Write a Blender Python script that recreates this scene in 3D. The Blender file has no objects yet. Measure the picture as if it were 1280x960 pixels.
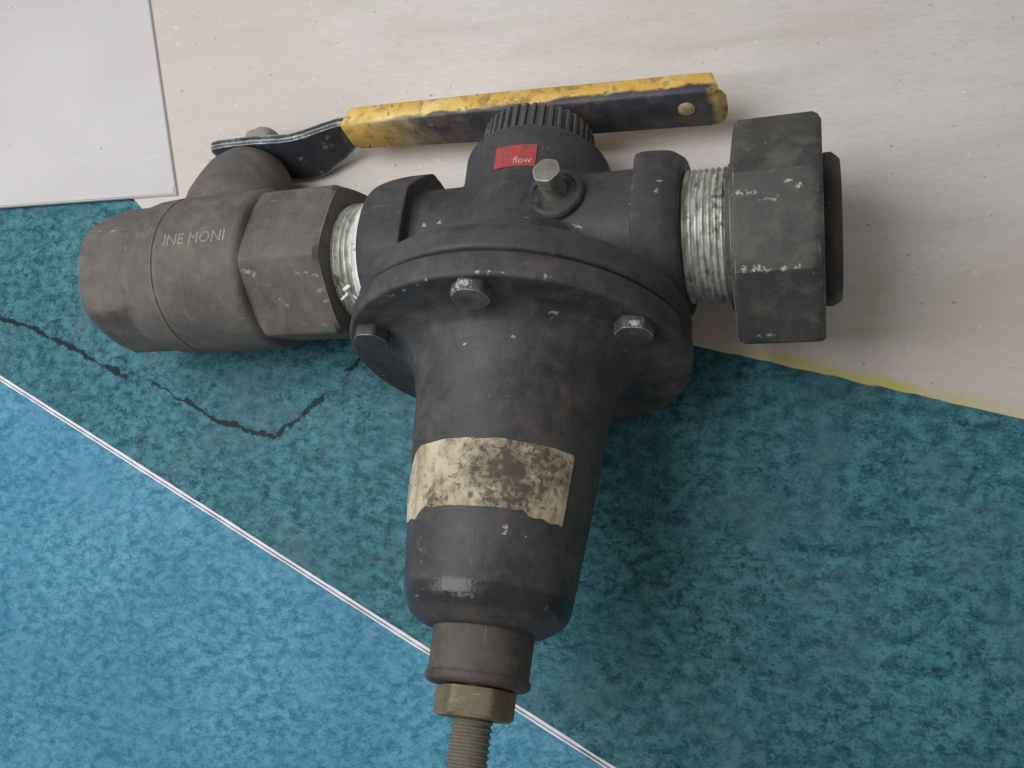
import bpy, bmesh, math, random
from mathutils import Matrix, Vector, noise as mnoise
random.seed(7)
S = 0.001                       # everything is laid out in millimetres
sc = bpy.context.scene
col = sc.collection

# ------------------------------------------------------------------ camera
cam_d = bpy.data.cameras.new("camera")
cam = bpy.data.objects.new("camera", cam_d)
col.objects.link(cam)
cam_d.sensor_width = 36.0
cam_d.lens = 30.94
cam_d.clip_start = 0.005
cam_d.clip_end = 20.0
CR = Matrix(((0.958295, 0.016873, 0.285282), (0.017917, 0.992744, -0.118903), (-0.285219, 0.119056, 0.95104)))
cm = CR.to_4x4()
cm.translation = Vector((63.845, -66.697, 263.767)) * S
cam.matrix_world = cm
sc.camera = cam

# ------------------------------------------------------------------ world and lamps
world = bpy.data.worlds.new("World")
sc.world = world
world.use_nodes = True
bg = world.node_tree.nodes["Background"]
bg.inputs["Color"].default_value = (1.0, 0.935, 0.875, 1)
bg.inputs["Strength"].default_value = 0.25

def area(name, loc, target, size, power, color):
    d = bpy.data.lights.new(name, 'AREA')
    d.shape = 'RECTANGLE'
    d.size, d.size_y = size
    d.energy = power
    d.color = color
    o = bpy.data.objects.new(name, d)
    col.objects.link(o)
    o.location = loc
    o.rotation_euler = (Vector(target) - Vector(loc)).to_track_quat('-Z', 'Y').to_euler()
    return o
area("window_light", (-0.215, 0.03, 0.43), (-0.02, 0.0, 0.0), (0.32, 0.38), 1.9, (0.965, 0.985, 1.0))

vs = sc.view_settings
vs.view_transform = 'Standard'
vs.look = 'None'
vs.exposure = 0.0
vs.gamma = 1.0
vs.use_curve_mapping = False

# ------------------------------------------------------------------ node helpers
class N:
    def __init__(s, name):
        s.m = bpy.data.materials.new(name)
        s.m.use_nodes = True
        s.t = s.m.node_tree
        s.b = s.t.nodes["Principled BSDF"]
        s.co = s.t.nodes.new("ShaderNodeTexCoord").outputs["Object"]
    def new(s, kind, **kw):
        n = s.t.nodes.new("ShaderNode" + kind)
        for k, v in kw.items():
            setattr(n, k, v)
        return n
    def put(s, sock, v):
        if isinstance(v, bpy.types.NodeSocket):
            s.t.links.new(v, sock)
        else:
            if sock.type == 'RGBA' and len(v) == 3:
                v = (*v, 1)
            sock.default_value = v
    def noise(s, scale, detail=3.0, rough=0.55, dist=0.0, co=None):
        n = s.new("TexNoise")
        s.put(n.inputs["Vector"], co or s.co)
        n.inputs["Scale"].default_value = scale / S
        n.inputs["Detail"].default_value = detail
        n.inputs["Roughness"].default_value = rough
        n.inputs["Distortion"].default_value = dist
        return n.outputs["Fac"]
    def math(s, op, a, b=0.0, c=None):
        n = s.new("Math", operation=op)
        s.put(n.inputs[0], a)
        s.put(n.inputs[1], b)
        if c is not None:
            s.put(n.inputs[2], c)
        return n.outputs[0]
    def vmath(s, op, a, b=None, out=0):
        n = s.new("VectorMath", operation=op)
        s.put(n.inputs[0], a)
        if b is not None:
            s.put(n.inputs[1], b)
        return n.outputs[out]
    def ss(s, v, lo, hi, a=0.0, b=1.0):
        n = s.new("MapRange", interpolation_type='SMOOTHSTEP')
        s.put(n.inputs["Value"], v)
        for k, q in zip(("From Min", "From Max", "To Min", "To Max"), (lo, hi, a, b)):
            n.inputs[k].default_value = q
        return n.outputs[0]
    def mix(s, f, a, b):
        n = s.new("Mix", data_type='RGBA')
        s.put(n.inputs[0], f)
        s.put(n.inputs[6], a)
        s.put(n.inputs[7], b)
        return n.outputs[2]
    def mapped(s, scale=(1, 1, 1), rot=(0, 0, 0), loc=(0, 0, 0)):
        n = s.new("Mapping")
        s.put(n.inputs["Vector"], s.co)
        n.inputs["Scale"].default_value = scale
        n.inputs["Rotation"].default_value = rot
        n.inputs["Location"].default_value = loc
        return n.outputs[0]
    def sep(s, v=None):
        n = s.new("SeparateXYZ")
        s.put(n.inputs[0], v or s.co)
        return n.outputs
    def bump(s, h, strength=0.3, dist=0.3, prev=None):
        n = s.new("Bump")
        s.put(n.inputs["Height"], h)
        n.inputs["Strength"].default_value = strength
        n.inputs["Distance"].default_value = dist * S
        if prev is not None:
            s.put(n.inputs["Normal"], prev)
        s.put(s.b.inputs["Normal"], n.outputs[0])
        return n.outputs[0]
    def out(s, color=None, rough=None, metal=None, spec=None):
        if color is not None: s.put(s.b.inputs["Base Color"], color)
        if rough is not None: s.put(s.b.inputs["Roughness"], rough)
        if metal is not None: s.put(s.b.inputs["Metallic"], metal)
        if spec is not None: s.put(s.b.inputs["Specular IOR Level"], spec)
        return s.m
    def edge(s, radius=0.6):
        """worn edges: where a rounded normal leaves the true one"""
        bv = s.new("Bevel", samples=6)
        bv.inputs["Radius"].default_value = radius * S
        g = s.new("NewGeometry")
        d = s.vmath('DOT_PRODUCT', bv.outputs[0], g.outputs["Normal"], out=1)
        return s.math('SUBTRACT', 1.0, d)
    def spots(s, pts, co):
        """union of small chips, pts = [(x, y, z, r)] in mm, object frame"""
        acc = None
        for x, y, z, r in pts:
            d = s.vmath('DISTANCE', co, (x * S, y * S, z * S), out=1)
            k = s.math('MULTIPLY_ADD', d, -1.0 / (r * S), 1.0)
            acc = k if acc is None else s.math('MAXIMUM', acc, k)
        return acc
    def segs(s, pts, w, co2):
        """distance mask of a polyline, pts in mm in the xy plane"""
        acc = None
        for (x0, y0, w0), (x1, y1, w1) in zip(pts[:-1], pts[1:]):
            a = Vector((x0 * S, y0 * S, 0)); d = Vector((x1 * S, y1 * S, 0)) - a
            pa = s.vmath('SUBTRACT', co2, tuple(a))
            h = s.vmath('DOT_PRODUCT', pa, tuple(d / d.length_squared), out=1)
            n = s.new("Clamp"); s.put(n.inputs[0], h)
            sc_ = s.new("VectorMath", operation='SCALE')
            sc_.inputs[0].default_value = tuple(d); s.put(sc_.inputs["Scale"], n.outputs[0])
            dd = s.vmath('DISTANCE', pa, sc_.outputs[0], out=1)
            k = s.math('MULTIPLY_ADD', dd, -1.0 / (w * (w0 + w1) / 2 * S), 1.0)
            acc = k if acc is None else s.math('MAXIMUM', acc, k)
        return acc

def iron(name, base, dust, chip=(0.62, 0.62, 0.60), edge_lo=0.10, dust_amt=0.5, rough=0.5, chips=(), speck=0.74, gloss=None, edge_r=0.7, grease=0.75):
    n = N(name)
    big = n.noise(0.045, 4, 0.6)
    mid = n.noise(0.16, 5, 0.62, 0.4)
    fine = n.noise(1.3, 3, 0.6)
    c = n.mix(n.ss(big, 0.38, 0.66), base, tuple(q * 0.72 for q in base))
    c = n.mix(n.math('MULTIPLY', n.ss(mid, 0.40, 0.76), dust_amt), c, dust)
    c = n.mix(n.ss(fine, 0.35, 0.75, 0.0, 0.30), c, tuple(q * 1.5 for q in base))
    gr = n.noise(0.11, 5, 0.7, 1.0, n.mapped((1, 1, 1), (0.4, 0.2, 0.9), (0.11, 0.07, 0.02)))
    c = n.mix(n.ss(gr, 0.48, 0.80, 0.0, grease), c, tuple(q * 0.38 for q in base))
    # hairline scratches
    sv = n.noise(0.9, 2, 0.5, 0.3, n.mapped((0.06, 1.6, 1.6), (0.5, 0.3, 0.8)))
    sw = n.noise(0.9, 2, 0.5, 0.3, n.mapped((1.7, 0.05, 1.7), (0.2, 0.7, 0.4)))
    scr = n.math('MULTIPLY', n.math('MAXIMUM', n.ss(sv, 0.70, 0.76), n.ss(sw, 0.71, 0.77)), n.ss(n.noise(0.05, 2), 0.45, 0.62, 0.0, 0.7))
    c = n.mix(scr, c, tuple(min(1, q * 3.2 + 0.04) for q in base))
    # paint rubbed off the edges and small dings
    e = n.ss(n.math('ADD', n.edge(edge_r), n.math('MULTIPLY', n.noise(0.22, 5, 0.7), 0.30)), edge_lo + 0.15, edge_lo + 0.24)
    sp = n.ss(n.math('MULTIPLY', n.noise(0.42, 2, 0.5, 1.2), n.ss(n.noise(0.07, 2), 0.42, 0.6)), speck, speck + 0.04)
    k = n.math('MAXIMUM', e, sp)
    if chips:
        nz = n.new("TexNoise"); n.put(nz.inputs["Vector"], n.co)
        nz.inputs["Scale"].default_value = 0.8 / S; nz.inputs["Detail"].default_value = 4
        off = n.vmath('SUBTRACT', nz.outputs["Color"], (0.5, 0.5, 0.5))
        scl = n.new("VectorMath", operation='SCALE'); n.put(scl.inputs[0], off); scl.inputs["Scale"].default_value = 2.2 * S
        co = n.vmath('MULTIPLY', n.vmath('ADD', n.co, scl.outputs[0]), (0.6, 1.25, 1.25))
        chips = [(x * 0.6, y * 1.25, z * 1.25, q) for x, y, z, q in chips]
        k = n.math('MAXIMUM', k, n.math('MULTIPLY', n.ss(n.math('SUBTRACT', n.spots(chips, co), n.ss(n.noise(0.9, 3, 0.6), 0.35, 0.6, 0, 0.55)), 0.0, 0.5), 0.62))
    c = n.mix(k, c, chip)
    h = n.math('ADD', n.math('MULTIPLY', mid, 0.5), n.math('MULTIPLY', fine, 0.42))
    h = n.math('SUBTRACT', h, n.math('MULTIPLY', k, 0.25))
    h = n.math('SUBTRACT', h, n.math('MULTIPLY', scr, 0.2))
    n.bump(h, 0.5, 0.4)
    r = n.ss(mid, 0.3, 0.75, rough - 0.02, rough + 0.25)
    if gloss:
        yy = n.sep()[1]
        gl = n.math('MULTIPLY', n.ss(yy, gloss[0] * S, (gloss[0] + 1.5) * S), n.ss(yy, (gloss[1] - 1.5) * S, gloss[1] * S, 1, 0))
        gl = n.math('MULTIPLY', gl, n.ss(n.noise(0.14, 4, 0.6), 0.30, 0.46))
        c = n.mix(n.math('MULTIPLY', gl, 0.7), c, (0.022, 0.023, 0.030))
        r = n.math('SUBTRACT', r, n.math('MULTIPLY', gl, 0.40))
    return n.out(c, r, n.math('MULTIPLY', k, 0.55), 0.4)

def plain(name, c, rough=0.6, metal=0.0, var=0.25, scale=0.3, bump=0.2):
    n = N(name)
    f = n.noise(scale, 4, 0.6)
    cc = n.mix(n.ss(f, 0.3, 0.7), tuple(q * (1 - var) for q in c), tuple(min(1, q * (1 + var)) for q in c))
    n.bump(f, bump, 0.2)
    return n.out(cc, rough, metal)

# ------------------------------------------------------------------ mesh helpers (object frame, mm)
ROOTM = Matrix(((0.99863, 0.016195, -0.049767), (0.0, 0.950919, 0.309441), (0.052336, -0.309017, 0.949615)))
G = Vector(ROOTM[2])
H0 = 31.889
OFF = G * H0                      # the root sits on the ground under the crossing of the two axes

def link(name, me, mat, parent=None, smooth=None):
    o = bpy.data.objects.new(name, me)
    col.objects.link(o)
    if mat: me.materials.append(mat)
    if smooth is not None:
        me.polygons.foreach_set("use_smooth", [True] * len(me.polygons))
        me.set_sharp_from_angle(angle=math.radians(smooth))
    o.parent = parent
    return o

def mesh_from(name, V, F, mat, parent=None, smooth=35, shift=True):
    me = bpy.data.meshes.new(name)
    o = OFF if shift else Vector()
    me.from_pydata([(Vector(v) + o) * S for v in V], [], F)
    bm = bmesh.new(); bm.from_mesh(me)
    bmesh.ops.recalc_face_normals(bm, faces=bm.faces)
    bm.to_mesh(me); bm.free()
    return link(name, me, mat, parent, smooth)

def tube(rings):
    """closed skin over rings of equal length, capped at both ends"""
    V, F = [], []
    n = len(rings[0])
    for r in rings: V += r
    for i in range(len(rings) - 1):
        for j in range(n):
            k = (j + 1) % n
            F.append((i * n + j, i * n + k, (i + 1) * n + k, (i + 1) * n + j))
    F.append(tuple(range(n))); F.append(tuple(range((len(rings) - 1) * n, len(rings) * n)))
    return V, F

def lathe_y(prof, n=96, cx=0.0, cz=0.0, rf=None, shift_x=None, t0=0.0):
    """prof = [(a, r)], a measured towards the adjusting screw (object -Y); angle from +Z towards +X"""
    R = []
    for i, (a, r) in enumerate(prof):
        c = cx + (shift_x(a) if shift_x else 0.0)
        R.append([(c + (rf(t, a, r) if rf else r) * math.sin(t), -a, cz + (rf(t, a, r) if rf else r) * math.cos(t)) for t in (t0 + 2 * math.pi * j / n for j in range(n))])
    return tube(R)

def lathe_x(prof, n=96, rf=None, t0=0.0):
    """prof = [(x, r)]; angle from +Z towards -Y (towards the viewer)"""
    R = []
    for x, r in prof:
        R.append([(x, -(rf(t, x, r) if rf else r) * math.sin(t), (rf(t, x, r) if rf else r) * math.cos(t)) for t in (t0 + 2 * math.pi * j / n for j in range(n))])
    return tube(R)

def ngon(k, rot, apo, p=70):
    """radius function of a k-sided bar with slightly rounded corners, clipped by the profile radius"""
    def f(t, x, r):
        s = 0.0
        for i in range(k):
            c = math.cos(t - rot - 2 * math.pi * i / k)
            if c > 0: s += c ** p
        g = apo / s ** (1.0 / p)
        return (g ** -24 + r ** -24) ** (-1 / 24.0)
    return f

def merge(parts):
    V, F = [], []
    for v, f in parts:
        o = len(V); V += v; F += [tuple(i + o for i in q) for q in f]
    return V, F

def lerp(pts, x):
    for (x0, y0), (x1, y1) in zip(pts[:-1], pts[1:]):
        if x <= x1: return y0 + (y1 - y0) * max(0.0, (x - x0) / (x1 - x0))
    return pts[-1][1]

def dense(prof, step):
    out = [prof[0]]
    for (x0, r0), (x1, r1) in zip(prof[:-1], prof[1:]):
        k = max(1, int(abs(x1 - x0) / step))
        out += [(x0 + (x1 - x0) * i / k, r0 + (r1 - r0) * i / k) for i in range(1, k + 1)]
    return out

def rnd(prof, r):
    """round the corners of a profile polyline"""
    out = [prof[0]]
    for p, q, s in zip(prof[:-2], prof[1:-1], prof[2:]):
        p, q, s = Vector(p), Vector(q), Vector(s)
        d = min(r, (p - q).length * .45, (s - q).length * .45)
        A = q + (p - q).normalized() * d; B = q + (s - q).normalized() * d
        for i in range(4):
            u = i / 3
            out.append(tuple((1 - u) ** 2 * A + 2 * u * (1 - u) * q + u * u * B))
    out.append(prof[-1])
    return out

def tag(o, label, cat, kind=None):
    if label: o["label"] = label
    if cat: o["category"] = cat
    if kind: o["kind"] = kind

# ================================================================== the setting: boards under the regulator
def slab(name, poly, z0, z1, mat, jag=0.0, step=3.0, bev=0.25):
    """a flat board with an outline in mm, world frame"""
    pts = []
    for (x0, y0), (x1, y1) in zip(poly, poly[1:] + poly[:1]):
        k = max(1, int(math.hypot(x1 - x0, y1 - y0) / step)) if jag else 1
        for i in range(k):
            u = i / k
            d = Vector((y1 - y0, x0 - x1)).normalized() * (jag * (mnoise.noise(Vector((x0 + (x1 - x0) * u, y0 + (y1 - y0) * u, 3.3)) * 0.22) if i else 0))
            pts.append((x0 + (x1 - x0) * u + d.x, y0 + (y1 - y0) * u + d.y))
    n = len(pts)
    bm = bmesh.new()
    top = [bm.verts.new((x * S, y * S, z1 * S)) for x, y in pts]
    bot = [bm.verts.new((x * S, y * S, z0 * S)) for x, y in pts]
    ft = bm.faces.new(top); bm.faces.new(bot[::-1])
    for i in range(n):
        bm.faces.new((top[i], bot[i], bot[(i + 1) % n], top[(i + 1) % n]))
    bmesh.ops.recalc_face_normals(bm, faces=bm.faces)
    if bev: bmesh.ops.bevel(bm, geom=list(ft.edges), offset=bev * S, segments=2, affect='EDGES', profile=0.5)
    me = bpy.data.meshes.new(name); bm.to_mesh(me); bm.free()
    return link(name, me, mat)

def blue_board(name, dark, midc, light, rot, stretch, cracks=None, flecks=0.8, rough=0.58, drift=(0.085, 0.165, 0.205)):
    n = N(name)
    v = n.mapped((1, stretch, 1), (0, 0, rot))
    a = n.noise(0.21, 6, 0.72, 0.3, v)
    b = n.noise(1.0, 3, 0.7, 0.2, v)
    l = n.noise(0.018, 3, 0.5)
    m = n.math('ADD', n.math('MULTIPLY', a, 0.68), n.math('MULTIPLY', b, 0.32))
    g = n.noise(2.2, 2, 0.6, 0.0, v)
    m = n.math('ADD', m, n.math('MULTIPLY', n.math('SUBTRACT', g, 0.5), 0.22))
    c = n.mix(n.ss(m, 0.37, 0.62), dark, light)
    c = n.mix(n.math('MULTIPLY', n.ss(n.noise(0.13, 3, 0.6, 0.6, v), 0.50, 0.70), 0.45), c, midc)
    # scattered dark flecks
    fl = n.math('MULTIPLY', n.ss(n.noise(0.30, 5, 0.7, 0.3, v), 0.52, 0.64), n.ss(n.noise(0.06, 3, 0.5), 0.34, 0.58))
    c = n.mix(n.math('MULTIPLY', fl, flecks), c, tuple(x * 0.45 for x in dark))
    c = n.mix(n.ss(l, 0.35, 0.68, 0.0, 0.30), c, dark)
    c = n.mix(n.ss(n.noise(0.035, 4, 0.6, 0.5, n.mapped((1, 1, 1), (0, 0, 0), (0.2, 0.4, 0))), 0.48, 0.70, 0.0, 0.42), c, drift)
    h = m
    if cracks:
        nz = n.new("TexNoise"); n.put(nz.inputs["Vector"], n.co)
        nz.inputs["Scale"].default_value = 0.16 / S; nz.inputs["Detail"].default_value = 5
        off = n.vmath('SUBTRACT', nz.outputs["Color"], (0.5, 0.5, 0.5))
        off = n.vmath('MULTIPLY', off, (4.5 * S, 4.5 * S, 0))
        co2 = n.vmath('MULTIPLY', n.vmath('ADD', n.co, off), (1, 1, 0))
        k = None
        for pl in cracks:
            q = n.segs(pl, 0.95, co2)
            k = q if k is None else n.math('MAXIMUM', k, q)
        k = n.math('SUBTRACT', k, n.ss(n.noise(0.16, 4, 0.7), 0.36, 0.66, 0.0, 0.75))
        k = n.ss(k, 0.0, 0.35)
        c = n.mix(n.math('MULTIPLY', k, 0.93), c, (0.008, 0.012, 0.02))
        h = n.math('SUBTRACT', h, n.math('MULTIPLY', k, 1.2))
    n.bump(h, 0.25, 0.25)
    return n.out(c, n.ss(b, 0.3, 0.7, rough - 0.06, rough + 0.1), 0.0, 0.22)

tm = plain("table_mat", (0.23, 0.16, 0.21), 0.7)
tb = slab("table", [(-420, -330), (330, -330), (330, 330), (-420, 330)], -24.0, -4.4, tm)
tag(tb, None, None, "structure")

CR1 = [(-226, -4, 1.6), (-204, -9.5, 1.8), (-188, -17, 2.0), (-162, -28.3, 2.2)]
CR2 = [(-150, -31.5, 0.7), (-136, -37.5, 1.1), (-122.7, -44.5, 1.7), (-110, -48.5, 1.4), (-98.7, -50.6, 2.2), (-90, -44.2, 2.4), (-81.7, -37.2, 1.6)]
CR3 = [(-73.5, -28.4, 1.8), (-66.5, -23, 1.6)]
teal = blue_board("teal_mottled_laminate", (0.011, 0.072, 0.103), (0.038, 0.168, 0.212), (0.092, 0.285, 0.335), 0.1, 1.3, [CR1, CR2, CR3])
blue = blue_board("blue_mottled_laminate", (0.025, 0.162, 0.275), (0.067, 0.280, 0.415), (0.150, 0.41, 0.555), -0.75, 1.6, flecks=0.3, drift=(0.13, 0.34, 0.50))
edge_white = plain("white_core", (0.86, 0.84, 0.90), 0.55, 0, 0.06)

L0, L1 = Vector((-219.6, -28.1)), Vector((16.3, -146.3))
LD = (L1 - L0).normalized()
LN = Vector((-LD.y, LD.x))                     # towards the upper board
A, B = L0 - LD * 150, L0 + LD * 560
def ln(p, d): q = p + LN * d; return (q.x, q.y)
b1 = slab("mottled_board", [ln(A, 1.12), ln(B, 1.12), (320, -180), (320, 150), (-320, 150)], -4.0, 0.0, teal)
e1 = slab("white_edge", [ln(A, 0.22), ln(B, 0.22), ln(B, 1.11), ln(A, 1.11)], -4.0, 0.12, edge_white, bev=0.12, jag=0.16, step=2.0)
e1.parent = b1
b2 = slab("mottled_board", [ln(A, -0.80), (-390, -310), (300, -310), ln(B, -0.80)], -4.0, 0.0, blue)
e2 = slab("white_edge", [ln(A, -0.22), ln(A, -0.79), ln(B, -0.79), ln(B, -0.22)], -4.0, 0.12, edge_white, bev=0.12, jag=0.16, step=2.0)
e2.parent = b2
tag(b1, "dark teal mottled board with black cracks lying under the regulator", "board")
tag(b2, "brighter blue mottled board beyond the thin white seam, lower left", "board")

# cream board above, with a yellow stain along its lower edge
n = N("cream_card")
c = n.mix(n.ss(n.noise(0.006, 3, 0.5), 0.35, 0.65), (0.745, 0.70, 0.68), (0.64, 0.58, 0.54))
c = n.mix(n.ss(n.noise(0.03, 4, 0.6, 0, n.mapped((0.35, 2.2, 1), (0, 0, 0.15))), 0.40, 0.70, 0, 0.5), c, (0.55, 0.495, 0.455))
c = n.mix(n.ss(n.noise(0.7, 4, 0.7, 0, n.mapped((0.3, 1.6, 1), (0, 0, 0.1))), 0.40, 0.75, 0, 0.35), c, (0.50, 0.455, 0.425))
c = n.mix(n.ss(n.noise(0.55, 2, 0.5), 0.715, 0.76, 0, 0.65), c, (0.28, 0.25, 0.23))
c = n.mix(n.ss(n.noise(0.4, 2, 0.5, 0, n.mapped((1, 1, 1), (0, 0, 0), (0.3, 0.1, 0))), 0.72, 0.77, 0, 0.45), c, (0.86, 0.85, 0.84))
xyz = n.sep()
ed = n.math('ADD', n.math('MULTIPLY', xyz[0], 0.263), xyz[1])          # distance line along the lower edge
ed = n.math('SUBTRACT', ed, -12.24 * S)
ed = n.math('ADD', ed, n.math('MULTIPLY', n.math('SUBTRACT', n.noise(0.09, 3), 0.5), 4.5 * S))
yk = n.math('MULTIPLY', n.ss(ed, 1.6 * S, 4.6 * S, 1, 0), n.math('MULTIPLY', n.ss(xyz[0], 40 * S, 75 * S), n.ss(xyz[0], 95 * S, 130 * S, 1, 0.25)))
c = n.mix(n.math('MULTIPLY', yk, n.ss(n.noise(0.06, 3), 0.3, 0.6, 0.55, 1.0)), c, (0.56, 0.53, 0.17))
n.bump(n.math('ADD', n.noise(0.5, 4), n.math('MULTIPLY', n.noise(0.05, 3), 2.0)), 0.18, 0.3)
cream = n.out(c, 0.62, 0, 0.35)
cb = slab("cream_board", [(-153, 28.0), (39.4, -22.6), (127.7, -45.8), (320, -96.3), (320, 320), (-300, 320), (-300, 60), (-170, 45)], 0.05, 1.3, cream, jag=0.55)
tag(cb, "speckled cream board with yellow stained edge behind the regulator", "board")

n = N("white_card")
c = n.mix(n.ss(n.noise(0.012, 3), 0.3, 0.7), (0.64, 0.615, 0.62), (0.58, 0.555, 0.56))
c = n.mix(n.ss(n.noise(0.22, 3, 0.6, 0, n.mapped((0.25, 2.0, 1))), 0.60, 0.72, 0, 0.25), c, (0.72, 0.71, 0.74))
c = n.mix(n.ss(n.noise(0.35, 2, 0.5), 0.735, 0.78, 0, 0.6), c, (0.30, 0.29, 0.31))
n.bump(n.noise(0.2, 4), 0.15, 0.3)
white = n.out(c, 0.55)
wb = slab("white_card", [(-143.2, 37.5), (-176, 177), (-330, 177), (-330, 40.8)], 1.35, 2.6, white, bev=0.4)
lp = slab("folded_edge", [(-143.9, 37.9), (-144.6, 40.3), (-329, 43.6), (-329, 41.2)], 2.45, 2.95, white, bev=0.25)
lp.parent = wb
tag(wb, "plain white card lying over the cream board, upper left corner", "card")

# ================================================================== the regulator
root = bpy.data.objects.new("pressure_regulator", None)
col.objects.link(root)
root.empty_display_size = 0.02
root.matrix_world = ROOTM.to_4x4()
tag(root, "worn black pressure regulator with ball valve, yellow lever and union nut", "regulator")

# paint chips seen on the casting, valve and nut, plus a painted rim highlight: (x, y, z, radius) in mm, regulator frame
BODY_CHIPS = [(19.6, -16.1, 48.4, 1.5), (18.6, -17.4, 48.8, 1.2), (7.7, -15.4, 53.1, 0.9), (5.2, -15.2, 53.5, 0.7), (-23, -12, 49.3, 1.0), (-19, -11.6, 49.4, 0.9),
              (33.2, -4.2, 53.7, 0.9), (33.4, -6.7, 53.8, 1.0), (33.4, -9.6, 53.7, 0.9), (33.4, -14.6, 53.4, 0.7), (40.7, -8.3, 53.4, 1.0), (40.0, -11, 53.5, 0.9),
              (-2.8, 15.1, 50.2, 0.8), (-4.4, 12.9, 50.2, 1.0), (-36, -6, 52, 0.9), (-13.9, 25.5, 40.7, 0.9)]
BONNET_CHIPS_GLINT = [(-21.5, -45.0, 65.8, 1.0), (-17.7, -45.0, 68.2, 1.1), (-13.6, -45.0, 70.4, 1.1), (-9.5, -45, 72.4, 1.1), (-6.0, -45, 73.8, 0.9), (6.2, -44.8, 74.6, 0.9), (9.0, -44.7, 74.4, 1.0), (11.7, -44.7, 73.9, 0.8),
                (20.8, -44.7, 70.6, 1.0), (-2.5, -52.8, 56.5, 0.8), (19.0, -46.1, 57.5, 1.0), (18.5, -46.8, 56.2, 0.8), (9.5, -51.2, 56.4, 0.6),
                (11.1, -94.7, 50, 0.9), (11.4, -96.1, 49.7, 0.8), (19.1, -109.9, 39.3, 1.0), (19.7, -110.5, 37.2, 0.9), (20.1, -111.0, 35.2, 0.8), (15.5, -96.2, 47, .5), (16.7, -97.1, 45.8, .55), (17.9, -98, 44.5, .55), (18.7, -98.7, 43.3, .6),
                (-9.9, -97.7, 48.5, .8), (-9.9, -100.4, 48.1, .8), (-9.2, -103, 48.4, .8), (-3.6, -105.3, 50.4, .8), (-4.8, -106.9, 49.8, .7), (-7.7, -109.2, 47.9, .9), (-9.4, -110.2, 46.2, .8), (-5.2, -94.4, 50.9, .6),
                (2.6, -110.0, 49.9, 1.6), (5.0, -110.2, 49.5, 1.0), (-0.4, -111.2, 49.1, 0.8)]  # highlight on the glossy bonnet rim, painted as bright spots
VALVE_CHIPS = [(-76.7, -22.8, 49.8, 1.3), (-75, -23.6, 48.7, 1.1), (-78.4, -22.5, 50.0, 0.9), (-69.4, -28.0, 42.5, 0.8), (-67.7, -29.4, 40.6, 0.9), (-60.8, -23.9, 48.3, 1.2), (-58.4, -23.8, 48.4, 1.1), (-55.4, -24.6, 47.4, 1.3), (-55, -27, 44, 1.3),
               (-54.6, -29, 41, 1.1), (-64.2, -32.8, 35.5, .9), (-58, -33, 35, 1.1), (-133.6, -5.9, 53.6, 1.1), (-128, -7, 53.8, 1.2), (-124, -6.0, 53.4, .9), (-139, -29.5, 41.9, .8), (-124, -23.9, 47.8, .6)]
NUT_CHIPS = [(60.2, -16.3, 57.9, 1.2), (62.6, -16.5, 57.8, 1.3), (65.6, -17.9, 57.1, .9), (68.0, -18.2, 56.9, 1.0), (70.9, -14.7, 58.6, 0.8), (73.4, -15.9, 58.1, 0.9), (63.4, -31.7, 49.8, 1.6), (61, -31.9, 49.7, 1.1),
             (66, -32.2, 49.4, 1.0), (69.5, -32.1, 49.5, .9), (72.5, -32, 49.6, 1.0), (65.3, -38.7, 30.3, 1.0), (63, -38.7, 30.2, .9)]
black = iron("black_enamel_iron", (0.056, 0.056, 0.064), (0.102, 0.091, 0.080), dust_amt=0.6, edge_lo=0.115, chips=BODY_CHIPS, rough=0.50)
black_bonnet = iron("black_enamel_bonnet", (0.056, 0.054, 0.059), (0.120, 0.106, 0.092), dust_amt=0.75, rough=0.48, edge_lo=0.10, chips=BONNET_CHIPS_GLINT, gloss=(-112.6, -106.0))
grey_iron = iron("dusty_grey_iron", (0.120, 0.109, 0.103), (0.200, 0.170, 0.142), chip=(0.50, 0.46, 0.40), dust_amt=0.75, rough=0.6, edge_lo=0.13, chips=VALVE_CHIPS, grease=0.4)
nut_iron = iron("scuffed_iron", (0.066, 0.066, 0.063), (0.15, 0.143, 0.125), chip=(0.62, 0.60, 0.55), dust_amt=0.8, rough=0.55, edge_lo=0.09, chips=NUT_CHIPS)
shaded_iron = iron("shaded_iron", (0.045, 0.042, 0.044), (0.07, 0.06, 0.055), dust_amt=0.5, edge_lo=0.2)  # darker than the nut: the tailpiece's shade is put into its colour
brass = iron("dull_brass", (0.20, 0.165, 0.10), (0.14, 0.118, 0.08), chip=(0.45, 0.40, 0.28), dust_amt=0.7, rough=0.45, edge_lo=0.13)

# --- body casting (column, cross pipe, dome, flange, bosses fused into one casting)
bang = math.radians(25)
parts = []
parts.append(lathe_y(rnd([(-28.5, 0.5), (-28.5, 19.2), (-26.5, 21.2), (-8, 21.4), (4, 22.5), (12, 28), (18, 38), (20.6, 43.2), (22.5, 44.4), (27.6, 44.4), (28.2, 43.8), (28.2, 0.5)], 1.2), 128, shift_x=lambda a: -1.4 * max(0.0, min(1.0, -a / 20))))
parts.append(lathe_x([(-36, 19.2), (36, 19.2)], 96))
for sgn in (-1, 1):
    e = 1.8 if sgn < 0 else 0.0
    pr = [(30.0 if sgn < 0 else 32.5, 25.2), (35.5 + e, 25.2), (39.0 + e, 24.2), (41.8 + e, 22.6), (43.2 + e, 20.6)]
    if sgn > 0: pr = [(32.0, 26.2), (34.0, 26.0), (39.5, 23.6), (43.2, 20.6)]
    parts.append(lathe_x(dense([(sgn * x, r) for x, r in pr], 0.5), 168, ngon(8, math.radians(2.5), 23.4, 160) if sgn < 0 else ngon(8, math.radians(-4), 23.4, 300)))
V, F = merge(parts)
body = mesh_from("body", V, F, black, root)
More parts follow.
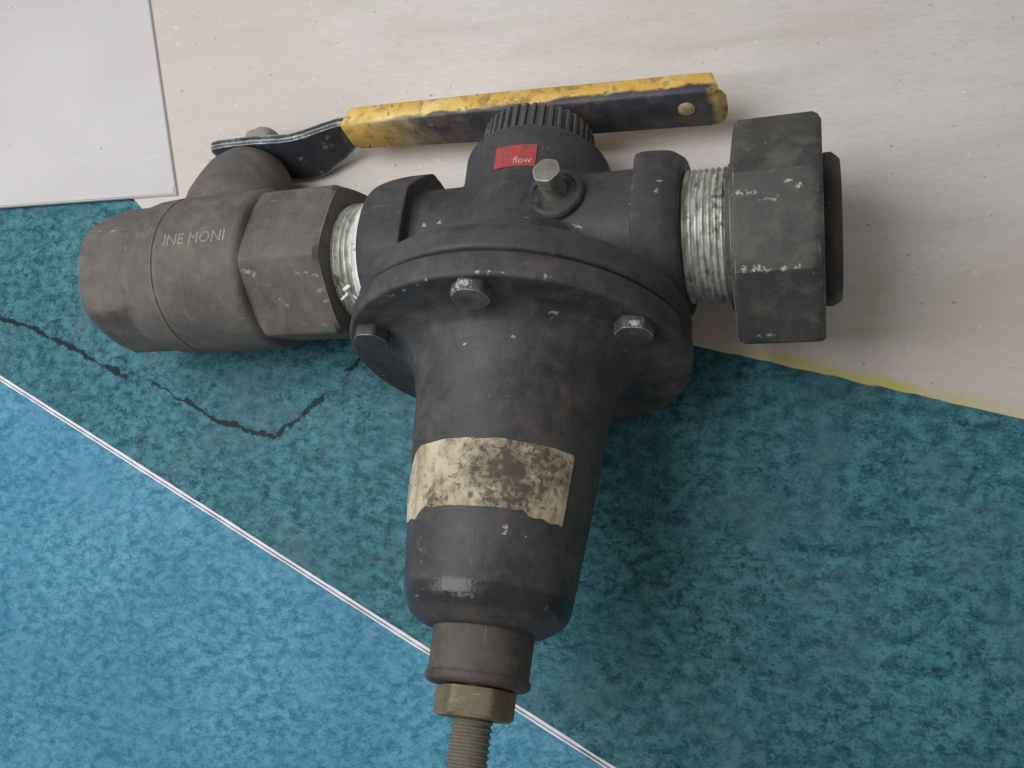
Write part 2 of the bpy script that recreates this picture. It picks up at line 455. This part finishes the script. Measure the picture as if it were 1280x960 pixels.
md = body.modifiers.new("cast", 'REMESH'); md.mode = 'VOXEL'; md.voxel_size = 0.5 * S; md.use_smooth_shade = True
md = body.modifiers.new("soften", 'SMOOTH'); md.factor = 0.5; md.iterations = 3

V, F = lathe_y([(28.0, 0.5), (28.0, 43.3), (29.2, 43.3), (29.2, 0.5)], 96)
mesh_from("diaphragm", V, F, plain("rubber", (0.02, 0.02, 0.02), 0.8), root)

# --- ribbed bottom cap
def rib(t, a, r):
    s = math.sin(t * 40)
    return r - (1.0 * (0.5 - 0.5 * max(-1, min(1, s * 2.6))) if r > 12 else 0)
V, F = lathe_y([(-28.2, 3), (-28.2, 16.9), (-38.6, 16.5), (-39.8, 15.4), (-40.0, 3)], 40 * 8, cx=-2.6, rf=rib)
mesh_from("ribbed_cap", V, F, black, root, 40)

# --- bonnet with its flange
prof = rnd([(28.9, 0.5), (28.9, 44.0), (29.6, 45.0), (35.0, 45.0), (35.7, 44.4), (35.2, 40.0), (35.4, 34.0), (37.5, 29.5), (43, 26.6), (50, 25.0), (62, 23.9), (78, 22.3), (97.6, 20.0), (99.8, 19.7), (101.6, 18.6), (103.2, 16.6), (104.6, 14.2), (105.0, 12.6), (105.0, 0.5)], 1.3)
V, F = lathe_y(dense(prof, 1.5), 160)
bonnet = mesh_from("bonnet", V, F, black_bonnet, root, 40)
V, F = lathe_y(rnd([(103.5, 0.5), (103.5, 12.0), (114.6, 11.6), (115.2, 12.2), (116.6, 12.0), (117.2, 11), (117.2, 0.5)], 0.5), 96)
mesh_from("spring_neck", V, F, iron("dusty_brown_iron", (0.080, 0.072, 0.067), (0.15, 0.124, 0.10), dust_amt=0.8, rough=0.6, edge_lo=0.14), root, 40)

# --- flange bolts
def bolt_mesh(cx, cz, rot):
    pr = dense([(34.8, 5.0), (37.6, 5.0), (38.4, 4.4), (38.6, 3.3)], 0.5)
    h = lathe_y(pr + [(38.65, 0.3)], 48, cx, cz, rf=ngon(6, rot, 4.3, 40))
    return h
for i, deg in enumerate((2, 62, 182, 302)):
    t = math.radians(deg)
    V, F = bolt_mesh(39.0 * math.sin(t), 39.0 * math.cos(t), random.uniform(0, 1))
    bm_ = iron("bolt_iron", (0.075, 0.074, 0.078), (0.22, 0.21, 0.19), chip=(0.80, 0.80, 0.76), dust_amt=0.7, edge_lo=0.085, speck=0.64, edge_r=0.5, chips=[(0.6, -46.6, 73.3, 2.4), (3.2, -46.8, 73.3, 1.8), (-1.0, -47.6, 72.6, 1.8), (37.0, -47.0, 53.0, 1.8), (38.5, -47.4, 51.5, 1.4)]) if i == 0 else bm_
    mesh_from("bolt", V, F, bm_ if i != 3 else black, root, 35)

# --- lock nut and adjusting screw
V, F = lathe_y(dense([(117.3, 8.0), (117.7, 9.4), (123.3, 9.4), (123.9, 8.4), (124.0, 3)], 0.5), 96, rf=ngon(6, 0.25, 8.3))
mesh_from("lock_nut", V, F, brass, root, 40)
pr = [(117, 2)]
a = 118.0
while a < 168:
    pr += [(a, 4.15), (a + 0.72, 4.75)]
    a += 1.44
pr += [(168.5, 3.6), (168.6, 0.3)]
V, F = lathe_y(pr, 64)
mesh_from("adjusting_screw", V, F, iron("screw_steel", (0.20, 0.175, 0.14), (0.13, 0.11, 0.085), chip=(0.42, 0.38, 0.30), dust_amt=0.7, edge_lo=0.08), root, 25)

# --- torn paper label on the bonnet
def bon_r(a): return lerp([(50, 25.0), (62, 23.9), (78, 22.3), (97, 20.0)], a)
t0, t1 = math.radians(-62), math.radians(62)
def a_top(t):
    d = math.degrees(t)
    return lerp([(-62, 73.5), (-47, 67.0), (-40, 65.8), (70, 65.4)], d) + 0.35 * mnoise.noise(Vector((d * .09, 1, 0)))
def a_bot(t):
    d = math.degrees(t)
    return lerp([(-62, 82.5), (-40, 83.0), (-33, 81.2), (8, 81.2), (34, 81.0), (40, 81.9), (70, 82.2)], d) + 0.5 * mnoise.noise(Vector((d * .16, 7, 0)))
NU, NV = 70, 20
V, F = [], []
for lay in (0.05, 0.24):
    for i in range(NU + 1):
        t = t0 + (t1 - t0) * i / NU
        for j in range(NV + 1):
            a = a_top(t) + (a_bot(t) - a_top(t)) * j / NV
            r = bon_r(a) + lay + (0.10 * mnoise.noise(Vector((i * .35, j * .35, 2))) if lay > .1 else 0)
            V.append((r * math.sin(t), -a, r * math.cos(t)))
W = NV + 1; K = (NU + 1) * W
for i in range(NU):
    for j in range(NV):
        q = (i * W + j, (i + 1) * W + j, (i + 1) * W + j + 1, i * W + j + 1)
        F.append(tuple(k + K for k in q)); F.append(q[::-1])
bd = [i * W for i in range(NU + 1)] + [NU * W + j for j in range(1, W)] + [i * W + NV for i in range(NU - 1, -1, -1)] + [j for j in range(NV - 1, 0, -1)]
for p, q in zip(bd, bd[1:] + bd[:1]): F.append((p, q, q + K, p + K))
n = N("torn_label_paper")
c = n.mix(n.ss(n.noise(0.10, 4, 0.6), 0.35, 0.65), (0.60, 0.53, 0.39), (0.46, 0.39, 0.265))
c = n.mix(n.ss(n.noise(0.28, 4, 0.65, 0, n.mapped((1, .35, 1))), 0.50, 0.66, 0, 0.7), c, (0.30, 0.245, 0.17))
pc = n.vmath('SUBTRACT', n.co, tuple(OFF * S))
dst = n.math('MAXIMUM', n.spots([(8.5, -72.5, 20.5, 15), (14, -70, 16, 10), (5, -79, 21, 7), (-8, -80, 20, 5)], pc), 0.0)
st = n.math('ADD', n.math('MULTIPLY', dst, 0.30), n.noise(0.20, 6, 0.72, 0.6))
c = n.mix(n.ss(st, 0.48, 0.70, 0, 0.8), c, (0.22, 0.18, 0.13))
c = n.mix(n.ss(n.math('ADD', n.math('MULTIPLY', dst, 0.16), n.noise(0.5, 5, 0.75, 0.4)), 0.57, 0.66, 0, 0.8), c, (0.085, 0.072, 0.058))
c = n.mix(n.ss(st, 0.70, 0.76, 0, 0.9), c, (0.085, 0.08, 0.075))
n.bump(n.noise(0.5, 4), 0.3, 0.3)
mesh_from("paper_label", V, F, n.out(c, 0.75, 0, 0.25), bonnet, 60)["label"] = "torn yellowed paper label stained dark in the middle"

# --- gauge plug on the column
def lathe_z(prof, cx, cy, n=48, rf=None):
    R = []
    for z, r in prof:
        R.append([(cx + (rf(t, z, r) if rf else r) * math.cos(t), cy + (rf(t, z, r) if rf else r) * math.sin(t), z) for t in (2 * math.pi * j / n for j in range(n))])
    return tube(R)
PX, PY = 11.6, 3.2
V, F = lathe_z(rnd([(10, 7.7), (20.2, 7.7), (21.2, 7.0), (21.2, 5.8), (20.4, 5.6), (20.4, 0.3)], 0.4), PX, PY, 64)
boss = mesh_from("plug_boss", V, F, black, root, 40)
V, F = lathe_z([(19.5, 3.4), (25.2, 2.8), (25.5, 3.9), (28.4, 3.9), (29.0, 3.6), (29.2, 3.0), (29.3, 0.3)], PX, PY + 0.6, 64, rf=ngon(6, 0.3, 3.4, 60))
mesh_from("pipe_plug", V, F, iron("plug_steel", (0.23, 0.22, 0.19), (0.15, 0.135, 0.11), chip=(0.8, 0.8, 0.76), dust_amt=0.6, rough=0.42, edge_lo=0.06), root, 35)

# --- lettering helper: flat text outline laid on a curved surface
def text_mesh(name, body_, size, extrude, place, mat, parent):
    cu = bpy.data.curves.new(name, 'FONT')
    cu.body = body_; cu.size = size; cu.extrude = extrude; cu.align_x = 'CENTER'; cu.align_y = 'CENTER'
    cu.resolution_u = 3
    tmp = bpy.data.objects.new("tmp", cu); col.objects.link(tmp)
    dg = bpy.context.evaluated_depsgraph_get(); dg.update()
    me = bpy.data.meshes.new_from_object(tmp.evaluated_get(dg))
    bpy.data.objects.remove(tmp)
    me.name = name
    for v in me.vertices:
        v.co = (Vector(place(v.co.x, v.co.y, v.co.z)) + OFF) * S
    me.materials.clear()
    return link(name, me, mat, parent)

# --- red sticker on the column
def colpt(x, y, lift):
    r = 21.45 + lift
    t = (x + 1.2) / 21.45
    return (r * math.sin(t) - 1.2, y, r * math.cos(t))
V, F = [], []
X0, X1, Y0, Y1 = -6.4, 5.2, 12.4, 19.4
for lay in (0.0, 0.18):
    for i in range(13):
        for y in (Y0, Y1):
            V.append(colpt(X0 + (X1 - X0) * i / 12, y, lay + 0.02))
for i in range(12):
    a = 2 * i
    F += [(a, a + 1, a + 3, a + 2), (26 + a, 28 + a, 29 + a, 27 + a), (a, a + 2, a + 28, a + 26), (a + 1, a + 27, a + 29, a + 3)]
F += [(0, 26, 27, 1), (24, 25, 51, 50)]
n = N("red_sticker")
c = n.mix(n.ss(n.noise(0.35, 4), 0.4, 0.7), (0.50, 0.06, 0.07), (0.34, 0.08, 0.075))
c = n.mix(n.ss(n.noise(0.5, 5, 0.7, 0.5), 0.50, 0.64, 0, 0.75), c, (0.16, 0.07, 0.065))
c = n.mix(n.ss(n.noise(0.9, 4, 0.7), 0.62, 0.72, 0, 0.6), c, (0.60, 0.40, 0.38))
sticker = mesh_from("red_sticker", V, F, n.out(c, 0.4), root, 60)
text_mesh("lettering", "flow", 2.9, 0.03, lambda x, y, z: colpt(x + 1.6, y + 14.2, 0.26 + z), plain("white_print", (0.62, 0.42, 0.40), 0.6, 0, 0.35, 1.0), sticker)

# --- threaded nipples
def thread(x0, x1, r, pitch, depth):
    pr = [(x0, r - depth * 2)]
    x = x0
    while x < x1:
        pr += [(x, r - depth), (x + pitch * .35, r), (x + pitch * .6, r), (x + pitch * .95, r - depth)]
        x += pitch
    pr.append((x1 + .2, r - depth * 2))
    return pr
n = N("taped_thread")
f1 = n.noise(0.30, 4, 0.65, 0.5, n.mapped((2.5, 0.7, 0.7)))
c = n.mix(n.ss(f1, 0.40, 0.60), (0.60, 0.62, 0.60), (0.36, 0.345, 0.27))
c = n.mix(n.ss(n.noise(0.30, 4, 0.65, 1.0), 0.57, 0.68, 0, 0.8), c, (0.07, 0.065, 0.06))
n.bump(f1, 0.5, 0.5)
thread_mat = n.out(c, 0.42, 0.35)
n = N("white_thread_tape")
f1 = n.noise(0.35, 4, 0.65, 0.6, n.mapped((3.0, 0.6, 0.6)))
c = n.mix(n.ss(f1, 0.55, 0.72), (0.88, 0.89, 0.86), (0.60, 0.62, 0.58))
c = n.mix(n.ss(n.noise(0.40, 3, 0.6), 0.61, 0.70, 0, 0.8), c, (0.16, 0.155, 0.14))
n.bump(f1, 0.6, 0.6)
tape_mat = n.out(c, 0.38)
V, F = lathe_x(thread(40.0, 55.5, 17.4, 1.55, 0.55), 96)
mesh_from("threaded_nipple", V, F, thread_mat, root, 25)["label"] = "bare silver thread between regulator and union nut"
V, F = lathe_x(thread(-60, -40.0, 17.7, 1.75, 0.55), 96)
nip = mesh_from("threaded_nipple", V, F, thread_mat, root, 25)
def tape_r(t, x, r): return r + 0.45 * mnoise.noise(Vector((x * .9, math.cos(t) * 4, math.sin(t) * 4))) + 0.25 * mnoise.noise(Vector((x * .5, math.cos(t) * 16, math.sin(t) * 16)))
V, F = lathe_x([(-48.6, 16.6), (-48.2, 18.0), (-47.4, 18.8), (-46.6, 18.2), (-45.8, 18.9), (-45.0, 18.3), (-44.2, 18.8), (-43.4, 18.3), (-42.6, 18.7), (-41, 18.3), (-40.5, 17)], 160, rf=tape_r)
tape = mesh_from("thread_tape", V, F, tape_mat, nip, 60)
for sx, th, ln_, tw in ((-48.5, 62, 5.5, 0.5), (-45.5, 70, 5.0, -0.8), (-44.0, 76, 4.0, 0.9), (-50.0, 52, 3.5, -0.5), (-44.2, -52, 4.0, 0.7)):
    V, F = [], []
    for i in range(9):
        u = i / 8
        t = math.radians(th) + u * ln_ / 20.0
        rr = 18.7 + 1.6 * u + 0.5 * math.sin(u * 7)
        xx = sx + tw * 3.0 * u + 0.6 * math.sin(u * 9 + th)
        for w in (-0.55 * (1 - .5 * u), 0.55 * (1 - .5 * u)):
            for d in (0.0, 0.14):
                V.append((xx + w * 0.8, -(rr + d) * math.sin(t + w * .03), (rr + d) * math.cos(t + w * .03)))
    for i in range(8):
        a, b = 4 * i, 4 * i + 4
        F += [(a, a + 2, b + 2, b), (a + 1, b + 1, b + 3, a + 3), (a, b, b + 1, a + 1), (a + 2, a + 3, b + 3, b + 2)]
    F += [(0, 1, 3, 2), (32, 34, 35, 33)]
    mesh_from("tape_shred", V, F, tape_mat, nip, 60)

# --- union nut and tailpiece
V, F = lathe_x(rnd([(54.0, 17.0), (54.2, 19.0), (56.6, 19.4), (56.6, 10)], 0.5), 96)
V2, F2 = lathe_x(dense([(56.0, 22.0), (56.2, 28.6), (57.2, 31.5), (74.6, 31.5), (75.8, 29.6), (76.6, 27.6), (76.7, 15)], 0.7), 224, ngon(8, math.radians(27), 27.6, 900), math.radians(27))
unut = mesh_from("union_nut", *merge([(V, F), (V2, F2)]), nut_iron, root, 33)
unut.location = (0, -1.1 * S, 0)
V, F = lathe_x(dense([(76.0, 19), (77, 19.6), (78.6, 19.6), (80.6, 17.4), (80.8, 14.5), (78, 13.5), (78, 1)], 0.8), 128, ngon(8, math.radians(20), 18.6, 300), math.radians(20))
mesh_from("union_tailpiece", V, F, shaded_iron, root, 33).location = (0, -1.1 * S, 0)

# --- ball valve
va = math.radians(25)
def valve_r(t, x, r):
    if x > -81.4: return ngon(6, va + math.pi / 6, 21.9, 300)(t, x, r)
    if x < -125.2: return ngon(6, va, 21.7, 300)(t, x, r)
    return r
pr = [(-55.0, 17), (-55.2, 23.4), (-56.4, 25.4), (-79.2, 25.4), (-80.4, 25.2), (-81.2, 23.6), (-81.6, 23.6), (-82.4, 24.4), (-83.7, 24.8),
      (-110.4, 24.9), (-110.8, 24.4), (-111.2, 24.4), (-111.6, 24.9), (-120, 24.4), (-124.8, 23.4), (-125.4, 24.2), (-140.0, 24.2), (-142.2, 22.4), (-142.5, 20.0), (-140, 17.0), (-126, 16.4), (-126, 0.5)]
V, F = lathe_x(dense(pr, 0.9), 240, valve_r, va)
valve = mesh_from("ball_valve", V, F, grey_iron, root, 33)
ST = -104.0
V, F = lathe_y(rnd([(-8, 18.2), (-24, 18.0), (-30, 16.6), (-36.5, 14.6), (-42.0, 11.0), (-43.6, 9), (-43.6, 0.5)], 1.0), 96, cx=ST)
mesh_from("stem_boss", V, F, grey_iron, valve, 40)
def valvept(x, y, z):
    t = math.radians(8) - y / 24.9
    r = 24.8 + z
    return (x - 96.5, -r * math.sin(t), r * math.cos(t))
text_mesh("cast_lettering", "INE MONI", 5.0, 0.15, valvept, grey_iron, valve)

# --- lever: bent steel strip with a worn yellow grip
def strip(path, thick):
    """path = [(x, y, z_low, z_high)], swept with thickness along +y side"""
    R = []
    for i, (x, y, zl, zh) in enumerate(path):
        p = path[max(0, i - 1)]; q = path[min(len(path) - 1, i + 1)]
        d = Vector((q[0] - p[0], q[1] - p[1])).normalized()
        nx, ny = -d.y * thick, d.x * thick
        b = min(0.8, thick * .3)
        R.append([(x + nx * u, y + ny * u, z) for u, z in ((b / thick, zl), (1 - b / thick, zl), (1, zl + b), (1, zh - b), (1 - b / thick, zh), (b / thick, zh), (0, zh - b), (0, zl + b))])
    return tube(R)
pth = [(-117.6, 44.6, -8, 8), (-117, 44.6, -9.4, 9.4), (-112, 44.6, -10, 9.8), (-100, 44.4, -10.6, 9.6), (-90, 43.8, -11.4, 9.2), (-86, 44.0, -11.4, 9.0), (-82, 44.8, -10.6, 8.8), (-74, 47.6, -7.6, 8.2), (-70, 48.9, -5.4, 7.8), (-66, 49.2, -3.0, 7.2), (-40, 48.5, -3, 7), (44, 47.4, -6, 4)]
V, F = strip(pth, 3.4)
steel = iron("dark_steel", (0.050, 0.055, 0.068), (0.09, 0.085, 0.08), chip=(0.80, 0.81, 0.82), dust_amt=0.35, rough=0.4, edge_lo=0.015, edge_r=1.2, grease=0.4)
lever = mesh_from("lever", V, F, steel, root, 40)
n = N("worn_yellow_grip")
pv = n.vmath('SUBTRACT', n.co, tuple(OFF * S))
q = n.sep(pv)
c = n.mix(n.ss(n.noise(0.09, 4, 0.6), 0.35, 0.65), (0.76, 0.47, 0.09), (0.90, 0.68, 0.28))
c = n.mix(n.ss(n.noise(0.2, 4, 0.65, 0.6), 0.50, 0.68, 0, 0.75), c, (0.30, 0.18, 0.075))
c = n.mix(n.ss(n.noise(0.33, 5, 0.7, 0.9), 0.58, 0.68, 0, 0.9), c, (0.045, 0.040, 0.040))
# the side towards the valve is worn through to dark steel, except near the bend
fr = n.ss(n.math('ADD', q[1], n.math('MULTIPLY', n.math('SUBTRACT', n.noise(0.12, 4), 0.5), 5.0 * S)), 46.6 * S, 47.9 * S, 1, 0)
wr = n.ss(n.math('ADD', q[0], n.math('MULTIPLY', n.math('SUBTRACT', n.noise(0.06, 4), 0.5), 60 * S)), -62 * S, -36 * S, 0.15, 1.0)
tipk = n.ss(n.math('ADD', q[0], n.math('MULTIPLY', n.math('SUBTRACT', n.noise(0.2, 4), 0.5), 6 * S)), 46.5 * S, 49.5 * S, 1.0, 0.35)
c = n.mix(n.math('MULTIPLY', n.math('MULTIPLY', fr, wr), tipk), c, n.mix(n.ss(n.noise(0.15, 4), 0.4, 0.65), (0.050, 0.052, 0.066), (0.12, 0.10, 0.085)))
n.bump(n.noise(0.5, 4), 0.35, 0.4)
grip_mat = n.out(c, 0.5)
gp = [(-69.4, 49.0, 0.5, 7.0), (-68.4, 47.6, -2.0, 8.6), (-66, 46.8, -3.2, 9.2), (-50, 46.4, -4.2, 9.0), (-20, 45.6, -6.0, 8.4), (10, 44.9, -7.4, 7.2), (40, 44.6, -9.0, 5.8), (46.5, 44.6, -9.5, 5.3), (48.8, 44.7, -9.3, 5.0), (50.4, 45.0, -8.6, 4.4), (51.3, 45.6, -7.4, 3.3), (51.7, 46.4, -5.6, 1.8)]
V, F = strip(gp, 7.6)
mesh_from("grip", V, F, grip_mat, lever, 50)
V, F = lathe_y([(-46, 2.4), (-44.3, 2.4), (-43.9, 1.8), (-43.8, 0.3)], 32, cx=40.5, cz=-0.6)
mesh_from("rivet", V, F, plain("pale_brass", (0.55, 0.47, 0.26), 0.45, 0.2), lever, 40)
V, F = lathe_y(dense([(-44.5, 7.4), (-50.6, 7.4), (-51.8, 6.4), (-52.0, 4.6), (-54.4, 4.4), (-55.2, 3.4), (-55.4, 0.3)], 0.6), 64, cx=ST + 2.0, cz=1.5, rf=ngon(6, 0.2, 6.6, 40))
mesh_from("stem_nut", V, F, iron("stem_nut_iron", (0.30, 0.285, 0.26), (0.22, 0.20, 0.17), chip=(0.6, 0.6, 0.56), rough=0.55), lever, 35)
